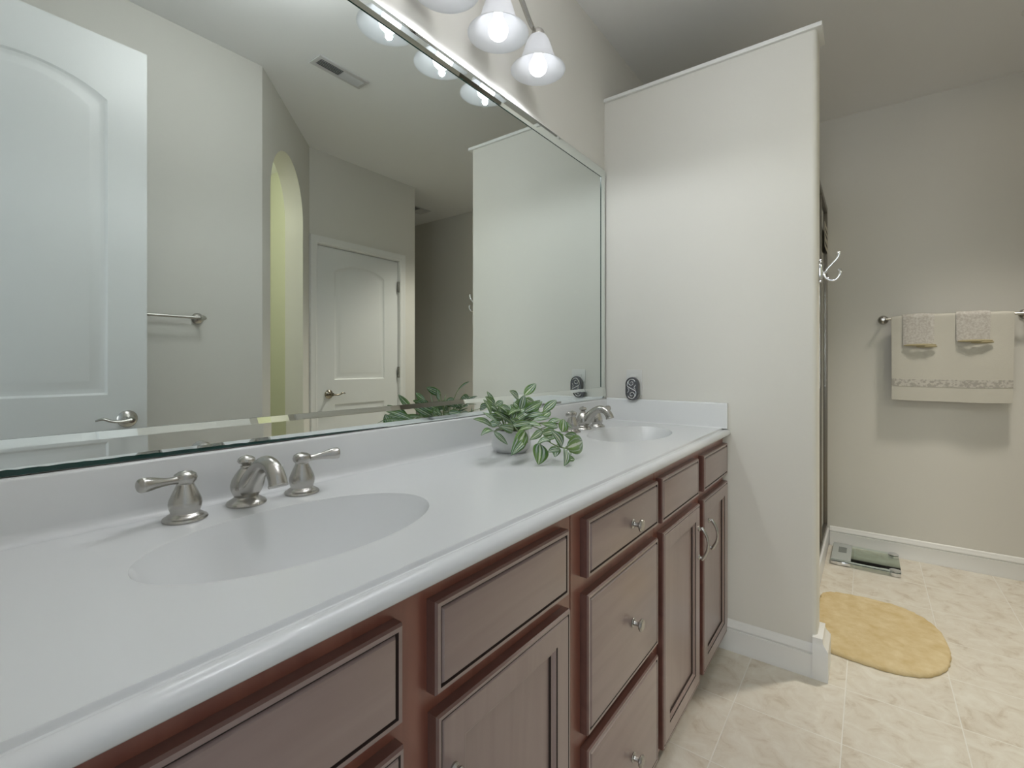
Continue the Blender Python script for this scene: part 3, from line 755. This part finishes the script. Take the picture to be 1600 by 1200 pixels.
for a, b in zip(lps, lps[1:]):
    for i in range(len(a)): bm.faces.new([a[i], a[(i+1) % len(a)], b[(i+1) % len(a)], b[i]])
bm.faces.new(lps[0]); bm.faces.new(lps[-1])
obj('case', bm, M['pewter'], fr, angle=50)
bm = bmesh.new()
def spiral(cy, cz, sgn, r0=0.017, turns=1.35, ph=0.0):
    P = []
    for i in range(34):
        t = i/33; a = ph + sgn*t*turns*2*PI; r = r0*(1-0.86*t)
        P.append((-0.0245, cy+r*math.cos(a), cz+r*math.sin(a)))
    tube(bm, P, [0.0026*(1-0.3*i/33) for i in range(34)], seg=8)
spiral(0.001, 0.027, -1, 0.019, 1.4, PI*0.9); spiral(-0.001, -0.027, -1, 0.019, 1.4, -0.1*PI)
tube(bm, spline([(-0.0245, 0.018, 0.034), (-0.0245, 0.020, 0.012), (-0.0245, 0.0, 0.0), (-0.0245, -0.020, -0.012), (-0.0245, -0.018, -0.034)], 6), 0.0026, seg=8)
tube(bm, spline([(-0.0245, -0.020, 0.018), (-0.0245, -0.012, 0.006), (-0.0245, -0.018, -0.002)], 6), 0.002, seg=8)
tube(bm, spline([(-0.0245, 0.020, -0.018), (-0.0245, 0.012, -0.006), (-0.0245, 0.018, 0.002)], 6), 0.002, seg=8)
obj('scroll_relief', bm, M['chrome'], fr)

# ------------------------------------------------------------ potted plant
pp = thing('potted_plant', 'small trailing plant with striped green leaves in a white pot on the countertop', 'plant', (1.150, -0.150, ZK))
bm = bmesh.new()
lathe(bm, [(0, 0.0), (0.043, 0.0), (0.045, 0.002), (0.056, 0.013), (0.059, 0.020), (0.058, 0.040), (0.052, 0.062), (0.051, 0.066), (0.048, 0.066), (0.049, 0.058), (0.050, 0.052), (0, 0.052)], seg=48)
obj('pot', bm, M['pot'], pp)
bm = bmesh.new(); lathe(bm, [(0, 0.050), (0.0485, 0.050), (0.0480, 0.056), (0.030, 0.061), (0, 0.063)], seg=32)
obj('soil', bm, M['soil'], pp)
LEAVES = [
(1.218, -0.15, 1.063, 1.284, -0.15, 1.097, 0.022),
(1.16, -0.17, 1.057, 1.103, -0.18, 1.083, 0.02),
(1.145, -0.19, 1.028, 1.147, -0.2, 1.07, 0.022),
(1.237, -0.14, 1.05, 1.285, -0.15, 1.026, 0.021),
(1.281, -0.18, 1.009, 1.361, -0.18, 1.04, 0.022),
(1.258, -0.19, 0.993, 1.309, -0.19, 1.007, 0.021),
(1.103, -0.12, 1.044, 1.084, -0.11, 1.08, 0.013),
(1.07, -0.15, 1.043, 1.029, -0.15, 1.069, 0.017),
(1.03, -0.17, 1.019, 0.985, -0.18, 1.065, 0.017),
(1.083, -0.15, 1.025, 1.052, -0.14, 1.044, 0.014),
(1.122, -0.11, 1.034, 1.162, -0.11, 1.046, 0.015),
(1.118, -0.13, 1.034, 1.176, -0.13, 1.017, 0.015),
(1.025, -0.18, 0.985, 0.933, -0.19, 1.018, 0.019),
(1.033, -0.2, 0.982, 0.959, -0.2, 1.033, 0.02),
(1.004, -0.2, 0.979, 0.928, -0.22, 0.979, 0.017),
(0.981, -0.22, 0.981, 1.014, -0.24, 0.946, 0.012),
(1.067, -0.22, 0.979, 0.982, -0.24, 0.998, 0.021),
(1.117, -0.18, 0.986, 1.033, -0.18, 1.027, 0.022),
(1.182, -0.16, 1.018, 1.093, -0.18, 1.012, 0.015),
(1.154, -0.18, 1.002, 1.217, -0.2, 1.025, 0.017),
(1.18, -0.18, 1.01, 1.094, -0.2, 0.995, 0.015),
(1.086, -0.2, 0.986, 1.142, -0.23, 0.992, 0.016),
(1.166, -0.22, 0.996, 1.209, -0.25, 0.999, 0.015),
(1.175, -0.14, 1.043, 1.191, -0.16, 1.02, 0.018),
(1.095, -0.24, 0.972, 0.989, -0.27, 0.924, 0.03),
(1.067, -0.26, 0.952, 0.981, -0.28, 0.929, 0.018),
(1.118, -0.28, 0.973, 1.032, -0.3, 0.962, 0.017),
(1.049, -0.32, 0.951, 1.019, -0.335, 0.903, 0.039),
(1.096, -0.36, 0.942, 1.058, -0.35, 0.987, 0.026),
(1.118, -0.36, 0.935, 1.245, -0.34, 0.934, 0.042),
(1.092, -0.37, 0.937, 1.047, -0.395, 0.903, 0.024),
(1.118, -0.36, 0.903, 1.136, -0.375, 0.903, 0.016),
(1.18, -0.31, 0.966, 1.204, -0.3, 1.001, 0.026),
(1.262, -0.27, 0.978, 1.31, -0.27, 0.96, 0.018),
(1.2, -0.25, 0.983, 1.259, -0.26, 0.99, 0.017),
(1.207, -0.28, 0.975, 1.164, -0.25, 0.987, 0.017),
(1.088, -0.3, 0.971, 1.156, -0.3, 0.972, 0.018),
(1.1, -0.3, 0.956, 1.14, -0.31, 0.957, 0.025),
(1.116, -0.33, 0.937, 1.091, -0.34, 0.912, 0.02),
(1.17, -0.34, 0.914, 1.177, -0.34, 0.903, 0.014),
(1.098, -0.32, 0.954, 1.023, -0.33, 0.956, 0.016),
(1.128, -0.24, 0.98, 1.036, -0.26, 0.982, 0.014),
(1.132, -0.22, 0.988, 1.149, -0.26, 0.982, 0.014),
(1.211, -0.3, 0.952, 1.285, -0.3, 0.938, 0.019),
(1.206, -0.13, 1.009, 1.172, -0.13, 1.035, 0.018),
(1.293, -0.12, 1.002, 1.347, -0.12, 1.009, 0.022),
(1.129, -0.15, 0.992, 1.105, -0.15, 1.017, 0.017),
(1.288, -0.15, 0.991, 1.274, -0.14, 1.01, 0.016),
(1.132, -0.19, 0.985, 1.079, -0.2, 1.005, 0.019),
(1.092, -0.35, 0.931, 1.042, -0.35, 0.934, 0.018),
]
O = Vector((1.150, -0.150, ZK))
bm = bmesh.new(); uvl = bm.loops.layers.uv.new('UVMap')
def leaf(B, Tp, w, lean):
    B, Tp = Vector(B), Vector(Tp); ax = Tp-B; L = ax.length; ax.normalize()
    eye = Vector((-0.62, -0.72, 0.45)).normalized()         # leaves turn towards the open room
    nrm = (eye + Vector((random.uniform(-.5, .5), random.uniform(-.3, .3), random.uniform(-.3, .6)))).normalized()
    nrm = (nrm - nrm.dot(ax)*ax).normalized(); sd = ax.cross(nrm)
    n, mcr = 12, 6; rows = []; curl = random.uniform(0.03, 0.10); cup = random.uniform(0.10, 0.35)
    for i in range(n+1):
        t = i/n; hw = w/2*(math.sin(PI*min(1, t**0.82)))**0.75*(1.0-0.12*t) if 0 < t < 1 else 0.0006
        c_ = B + ax*L*t - nrm*(curl*L*(2*t-1)**2 - curl*L)
        row = []
        for j in range(mcr+1):
            s = 2*j/mcr-1
            row.append(bm.verts.new(c_ + sd*hw*s + nrm*(abs(s)**1.3*hw*cup)))
        rows.append(row)
    for i in range(n):
        for j in range(mcr):
            f = bm.faces.new([rows[i][j], rows[i][j+1], rows[i+1][j+1], rows[i+1][j]])
            for lp, (uu, vv) in zip(f.loops, ((j, i), (j+1, i), (j+1, i+1), (j, i+1))): lp[uvl].uv = (uu/mcr, vv/n)
for b in LEAVES:
    B = Vector(b[:3]) - O; Tp = Vector(b[3:6]) - O
    leaf(B, Tp, b[6]*1.32, 0)
for k in range(26):                                # inner leaves filling the crown
    a = random.uniform(0, 2*PI); r = random.uniform(0.01, 0.06); z = random.uniform(0.075, 0.125)
    B = Vector((r*math.cos(a), r*math.sin(a), z)); a2 = a+random.uniform(-.7, .7)
    Tp = B + Vector((math.cos(a2)*0.06, math.sin(a2)*0.05, random.uniform(-.01, .045)))
    leaf(B, Tp, random.uniform(0.022, 0.030), 0)
for v in bm.verts: v.co.z = max(v.co.z, 0.0015); v.co.y = min(v.co.y, 0.125)
lf = obj('foliage', bm, M['leaf'], pp, angle=80, recalc=False)
sm = lf.modifiers.new('thickness', 'SOLIDIFY'); sm.thickness = 0.0007
bm = bmesh.new()
for b in LEAVES:
    B = Vector(b[:3]) - O; z0 = 0.055
    s0_ = Vector((max(-.03, min(.03, B.x*0.3)), max(-.03, min(.03, B.y*0.3)), z0))
    if B.y > -0.12:
        mid = (s0_+B)/2 + Vector((0, 0, 0.012)); tube(bm, spline([s0_, mid, B], 5), 0.0011, seg=6)
trail = [Vector(p) for p in ((0.005, -0.02, 0.060), (0.018, -0.05, 0.078), (0.02, -0.09, 0.072), (-0.02, -0.14, 0.058), (-0.05, -0.17, 0.050), (-0.045, -0.195, 0.040), (-0.035, -0.215, 0.036))]
tube(bm, spline(trail, 6), 0.0017, seg=8)
tube(bm, spline([(0.02, -0.02, 0.060), (0.05, -0.07, 0.085), (0.09, -0.11, 0.082), (0.07, -0.15, 0.068)], 6), 0.0015, seg=8)
tube(bm, spline([(-0.02, -0.02, 0.060), (-0.06, -0.05, 0.088), (-0.075, -0.09, 0.068), (-0.085, -0.12, 0.050)], 6), 0.0014, seg=8)
for b in LEAVES:
    B = Vector(b[:3]) - O
    if B.y <= -0.12:
        q = min(trail[2:], key=lambda t: (t-B).length); tube(bm, spline([q, (q+B)/2+Vector((0, 0, .006)), B], 4), 0.0010, seg=6)
obj('stems', bm, M['stem'], pp)

# ------------------------------------------------------------ towel bars, towels
def towel_bar(loc, L, along, outv, label, grp):
    """bar of length L; along and outv are unit vectors; loc is the wall point of the first post"""
    t = thing('towel_bar', label, 'towel bar', loc, 0, grp); A, O_ = Vector(along), Vector(outv)
    for k in (0, L):
        bm = bmesh.new()
        lathe(bm, [(0, 0), (0.0255, 0), (0.027, 0.003), (0.025, 0.008), (0.018, 0.014), (0.0095, 0.019), (0.0085, 0.040), (0.010, 0.052), (0.0125, 0.058), (0.0125, 0.066), (0.009, 0.070), (0, 0.071)], A*k, rot=axis_rot(O_), seg=32)
        obj('post', bm, M['nickel'], t)
    bm = bmesh.new(); tube(bm, [A*(-0.016)+O_*0.061, A*(-0.012)+O_*0.061, A*(-0.009)+O_*0.061, A*0.0+O_*0.061, A*L+O_*0.061, A*(L+0.009)+O_*0.061, A*(L+0.012)+O_*0.061, A*(L+0.016)+O_*0.061],
         [0.005, 0.009, 0.009, 0.0068, 0.0068, 0.009, 0.009, 0.005], seg=18)
    obj('rail', bm, M['nickel'], t)
    return t
towel_bar((XR, -1.083, 1.428), 0.600, (0, -1, 0), (-1, 0, 0), 'brushed nickel towel bar carrying the cream towel on the beige wall', 'brushed nickel towel bars')
towel_bar((0.925, YB, 1.376), 0.600, (-1, 0, 0), (0, 1, 0), 'empty brushed nickel towel bar behind the open door, reflected in the mirror', 'brushed nickel towel bars')

XB_, ZB_ = XR-0.061, 1.428          # axis of the bar
def drape(y0, y1, zf, zb, th, off, seed, flare=0.0, ny=26, zfar=None, wave=1.0):
    """cloth over the bar: closed section swept along y; off is the clearance from the bar axis"""
    rnd = random.Random(seed); ph = [rnd.uniform(0, 6) for _ in range(4)]
    r = off; path = []
    nb, nf, na = 8, 16, 10
    for i in range(nb): path.append((r, zb + (ZB_-zb)*i/nb, 'b'))
    for i in range(na+1): a = PI*i/na; path.append((r*math.cos(a), ZB_ + r*math.sin(a), 'a'))
    for i in range(1, nf+1): path.append((-r, ZB_ + (zf-ZB_)*i/nf, 'f'))
    bm = bmesh.new(); rings = []
    for k in range(ny+1):
        v = k/ny; y = y0 + (y1-y0)*v; ring = []
        P = []
        for dx, z, s in path:
            drop = max(0.0, ZB_ - z)
            wv = 0.004*math.sin(v*7+ph[0]) + 0.0025*math.sin(v*15+ph[1])
            if s == 'b': x = dx
            else: x = dx - (wv*wave + (0.004 if wave else 0.0115))*min(1, drop*4)
            yy = y + flare*drop*(v-0.15)
            zz = z + (0.003*math.sin(v*5+ph[2]))*(min(1, drop*3)) + 0.0015*math.sin(v*9+ph[3])
            P.append(Vector((XB_ + x, yy, zz)))
        # offset outward by th for the other skin
        outp = []
        for i, p in enumerate(P):
            t = (P[min(i+1, len(P)-1)] - P[max(i-1, 0)]); t.y = 0; t.normalize()
            nrm = Vector((-t.z, 0, t.x))
            if i < nb: nrm = Vector((1, 0, 0))
            elif i > nb+na: nrm = Vector((-1, 0, 0))
            else: a = PI*(i-nb)/na; nrm = Vector((math.cos(a), 0, math.sin(a)))
            thk = th*(0.35 if (k == 0 or k == ny) else (0.8 if k in (1, ny-1) else 1.0))
            outp.append(p + nrm*thk)
        ring = P + outp[::-1]
        rings.append([bm.verts.new(q) for q in ring])
    n = len(rings[0])
    for a, b in zip(rings, rings[1:]):
        for i in range(n): bm.faces.new([a[i], a[(i+1) % n], b[(i+1) % n], b[i]])
    m_ = len(path)
    for rg in (rings[0], rings[-1]):
        for i in range(m_-1): bm.faces.new([rg[i], rg[i+1], rg[n-2-i], rg[n-1-i]])
    return bm
tw = thing('bath_towel', 'cream bath towel with a patterned band hanging over the bar', 'towel', (0, 0, 0))
bm = drape(-1.120, -1.632, 0.950, 1.285, 0.009, 0.0085, 3, flare=0.02)
obj('terry_cloth', bm, M['towel'], tw, angle=60)
# woven band, following the towel front, slightly proud of it
rnd = random.Random(3); ph = [rnd.uniform(0, 6) for _ in range(4)]
bm = bmesh.new(); rows = []
for k in range(27):
    v = k/26; y = -1.120 + (-0.512)*v; row = []
    for zz in (1.074, 1.0735, 1.060, 1.045, 1.0315, 1.031):
        drop = ZB_-zz; wv = 0.004*math.sin(v*7+ph[0]) + 0.0025*math.sin(v*15+ph[1])
        thk = 0.009*(0.35 if k in (0, 26) else (0.8 if k in (1, 25) else 1.0)) + (0.0013 if zz not in (1.074, 1.031) else -0.001)
        row.append(bm.verts.new((XB_-0.0085-(wv+0.004)-thk, y+0.02*drop*(v-0.15), zz + 0.003*math.sin(v*5+ph[2]) + 0.0015*math.sin(v*9+ph[3]))))
    rows.append(row)
for a, b in zip(rows, rows[1:]):
    for i in range(5): bm.faces.new([a[i], a[i+1], b[i+1], b[i]])
o = obj('woven_band', bm, M['towel_band'], tw, angle=70)
for nm, y0, y1, zf, zb, sd, lab in (('washcloth', -1.172, -1.312, 1.272, 1.33, 11, 'folded lace-edged washcloth on the left half of the cream towel'),
                               ('washcloth', -1.402, -1.540, 1.290, 1.34, 12, 'folded lace-edged washcloth on the right half of the cream towel')):
    w = thing(nm, lab, 'washcloth', (0, 0, 0), 0, 'folded washcloths over the cream towel')
    obj('cloth', drape(y0, y1, zf, zb, 0.006, 0.0195, sd, flare=0.03, ny=12, wave=0), M['cloth'], w, angle=60)
    bm = bmesh.new()
    def hem(xo, bulge, zoff, yA, yB):
        P = []; 
        for i in range(9):
            v = i/8; P.append((XB_-0.030-xo-bulge*math.sin(PI*v)**2, yA+(yB-yA)*v, zf-0.003+zoff))
        tube(bm, P, [0.003, 0.0055, 0.0065, 0.007, 0.007, 0.007, 0.0065, 0.0055, 0.003], seg=10)
    hem(0.004, 0.012, 0.0, y0-0.006, y1-0.006); hem(0.004, 0.008, -0.008, (y0+y1)/2+0.01, y1-0.010)
    obj('hem', bm, M['cloth_hem'], w)

# ------------------------------------------------------------ robe hook on the end of the partition
hk = thing('robe_hook', 'chrome double robe hook on the free end of the partition', 'hook', (XP+0.059, -0.860, 1.514))
bm = bmesh.new(); lps = []
for o_, w, h in ((0.0, 0.023, 0.072), (0.006, 0.025, 0.074), (0.011, 0.021, 0.066), (0.014, 0.012, 0.050)):
    lps.append([bm.verts.new((w/2*math.cos(2*PI*i/28)*(1+0.25*abs(math.sin(2*PI*i/28))), -o_, h/2*math.sin(2*PI*i/28))) for i in range(28)])
for a, b in zip(lps, lps[1:]):
    for i in range(28): bm.faces.new([a[i], a[(i+1) % 28], b[(i+1) % 28], b[i]])
bm.faces.new(lps[0]); bm.faces.new(lps[-1])
for z in (0.040, -0.040): lathe(bm, [(0, 0), (0.0055, 0), (0.0055, 0.008), (0, 0.011)], (0, 0, z), rot=axis_rot((0, -1, 0)), seg=14)
obj('mounting_plate', bm, M['chrome'], hk)
bm = bmesh.new()
tube(bm, [(0, -0.006, -0.010), (0, -0.020, -0.008), (0, -0.027, 0.004), (0, -0.042, 0.022), (0, -0.058, 0.040), (0, -0.064, 0.056), (0, -0.060, 0.063)], [0.0065, 0.005, 0.0045, 0.0048, 0.0052, 0.0062, 0.0050], seg=14, n=6)
obj('upper_prong', bm, M['chrome'], hk)
bm = bmesh.new()
tube(bm, [(0, -0.014, -0.010), (0, -0.024, -0.030), (0, -0.042, -0.040), (0, -0.058, -0.034), (0, -0.068, -0.017), (0, -0.067, -0.006)], [0.0048, 0.0045, 0.0042, 0.0045, 0.005, 0.004], seg=14, n=6)
lathe(bm, [(0, -0.006), (0.005, -0.004), (0.0068, 0), (0.005, 0.004), (0, 0.006)], (0, -0.066, -0.003), seg=16)
obj('lower_prong', bm, M['chrome'], hk)

# ------------------------------------------------------------ framed glass shower behind the partition
sh = thing('shower_enclosure', 'framed glass shower front behind the partition', 'shower', (0, 0, 0))
YS = -0.800
bm = bmesh.new()
box(bm, XR-0.034, XR-0.001, YS, YS+0.03, 0.11, 2.165, bev=0.002); box(bm, XP+0.119, XP+0.150, YS, YS+0.03, 0.11, 2.165, bev=0.002)
box(bm, XP+0.150, XR-0.034, YS, YS+0.03, 2.130, 2.165, bev=0.002); box(bm, XP+0.150, XR-0.034, YS, YS+0.03, 0.11, 0.140, bev=0.002)
for x in (2.62, 3.24): box(bm, x, x+0.022, YS+0.003, YS+0.025, 0.14, 2.13, bev=0.002)
obj('frame', bm, M['shower_frame'], sh)
for x0, x1 in ((2.246, 2.618), (2.644, 3.238), (3.264, 3.654)):
    obj('glass_panel', bx(x0, x1, YS+0.011, YS+0.017, 0.141, 2.129), M['glass'], sh)
obj('curb', bx(XP+0.119, XR-0.001, YS-0.010, YS+0.085, 0.001, 0.109, bev=0.008), M['counter'], sh)
obj('pan', bx(XP+0.119, XR-0.001, YS+0.086, -0.006, 0.001, 0.05, bev=0.004), M['counter'], sh)
bm = bmesh.new(); box(bm, XR-0.012, XR-0.001, YS+0.031, -0.006, 0.051, 2.12); box(bm, XP+0.150, XR-0.013, -0.012, -0.001, 0.051, 2.12)
obj('surround', bm, M['shower_wall'], sh)
st = obj('frame_sticker', bx(3.42, 3.682, YS-0.0012, YS-0.0002, 1.870, 2.020), M['sticker'], sh)
bm = bmesh.new()
for z in (1.985, 1.950, 1.900): box(bm, 3.45, 3.63, YS-0.0020, YS-0.0013, z-0.008, z+0.006)
obj('sticker_print', bm, M['ink'], st)

# ------------------------------------------------------------ bath scale
sc = thing('bathroom_scale', 'clear glass bathroom scale on the floor against the towel wall baseboard', 'scale', (3.490, -0.994, 0), 0)
bm = bx(-0.165, 0.165, -0.160, 0.160, 0.022, 0.028, bev=0.002)
obj('glass_platform', bm, M['scale_glass'], sc)
bm = bmesh.new()
box(bm, -0.1660, -0.1652, -0.158, 0.158, 0.0240, 0.0270)
obj('edge_strip', bm, M['black'], sc)
obj('display_housing', bx(-0.150, 0.160, 0.064, 0.158, 0.0285, 0.0315, bev=0.001), M['scale_panel'], sc)
obj('display', bx(-0.015, 0.085, 0.088, 0.128, 0.0317, 0.0325), M['lcd'], sc)
obj('battery_housing', bx(-0.160, 0.160, 0.066, 0.158, 0.004, 0.0215, bev=0.004), M['chrome'], sc)
for x in (-0.140, 0.140):
    for y in (-0.135, 0.120):
        bm = bmesh.new()
        lathe(bm, [(0, 0), (0.020, 0), (0.024, 0.003), (0.025, 0.010), (0.025, 0.021), (0, 0.0212)], (x, y, 0.0), seg=28)
        ft = obj('foot', bm, M['chrome'], sc)
        if y < 0:
            bm = bmesh.new(); lathe(bm, [(0, 0.0283), (0.026, 0.0283), (0.027, 0.030), (0.022, 0.0335), (0.008, 0.035), (0, 0.035)], (x, y, 0), seg=28)
            obj('foot_cap', bm, M['chrome'], ft)

# ------------------------------------------------------------ bath rug
bm = bmesh.new(); N = 120; rc = (2.600, -1.045); ax_, ay_ = 0.316, 0.228
def sq(t):
    c_, s_ = math.cos(t), math.sin(t); e = 2.35 if s_ < 0 else 2.35 + 4*s_
    return (math.copysign(abs(c_)**(2/e), c_), math.copysign(abs(s_)**(2/e), s_))
rr = random.Random(5); jit = [rr.uniform(-0.0022, 0.0022) for _ in range(N)]
rl = []
for s, z in ((1.0, 0.0008), (1.006, 0.006), (1.0, 0.012), (0.985, 0.0165), (0.95, 0.019), (0.85, 0.020), (0.6, 0.0205), (0.3, 0.0205)):
    rl.append([bm.verts.new((rc[0]+(s*ax_+jit[i])*sq(2*PI*i/N)[0], rc[1]+(s*ay_+jit[i])*sq(2*PI*i/N)[1], z + (0.0012*math.sin(i*1.7+s*30) if z > 0.01 else 0))) for i in range(N)])
for a, b in zip(rl, rl[1:]):
    for i in range(N): bm.faces.new([a[i], a[(i+1) % N], b[(i+1) % N], b[i]])
bm.faces.new(rl[-1]); bm.faces.new(rl[0])
tag(obj('bath_rug', bm, M['rug'], angle=60), 'rounded yellow bath rug on the tile floor past the partition', 'rug')
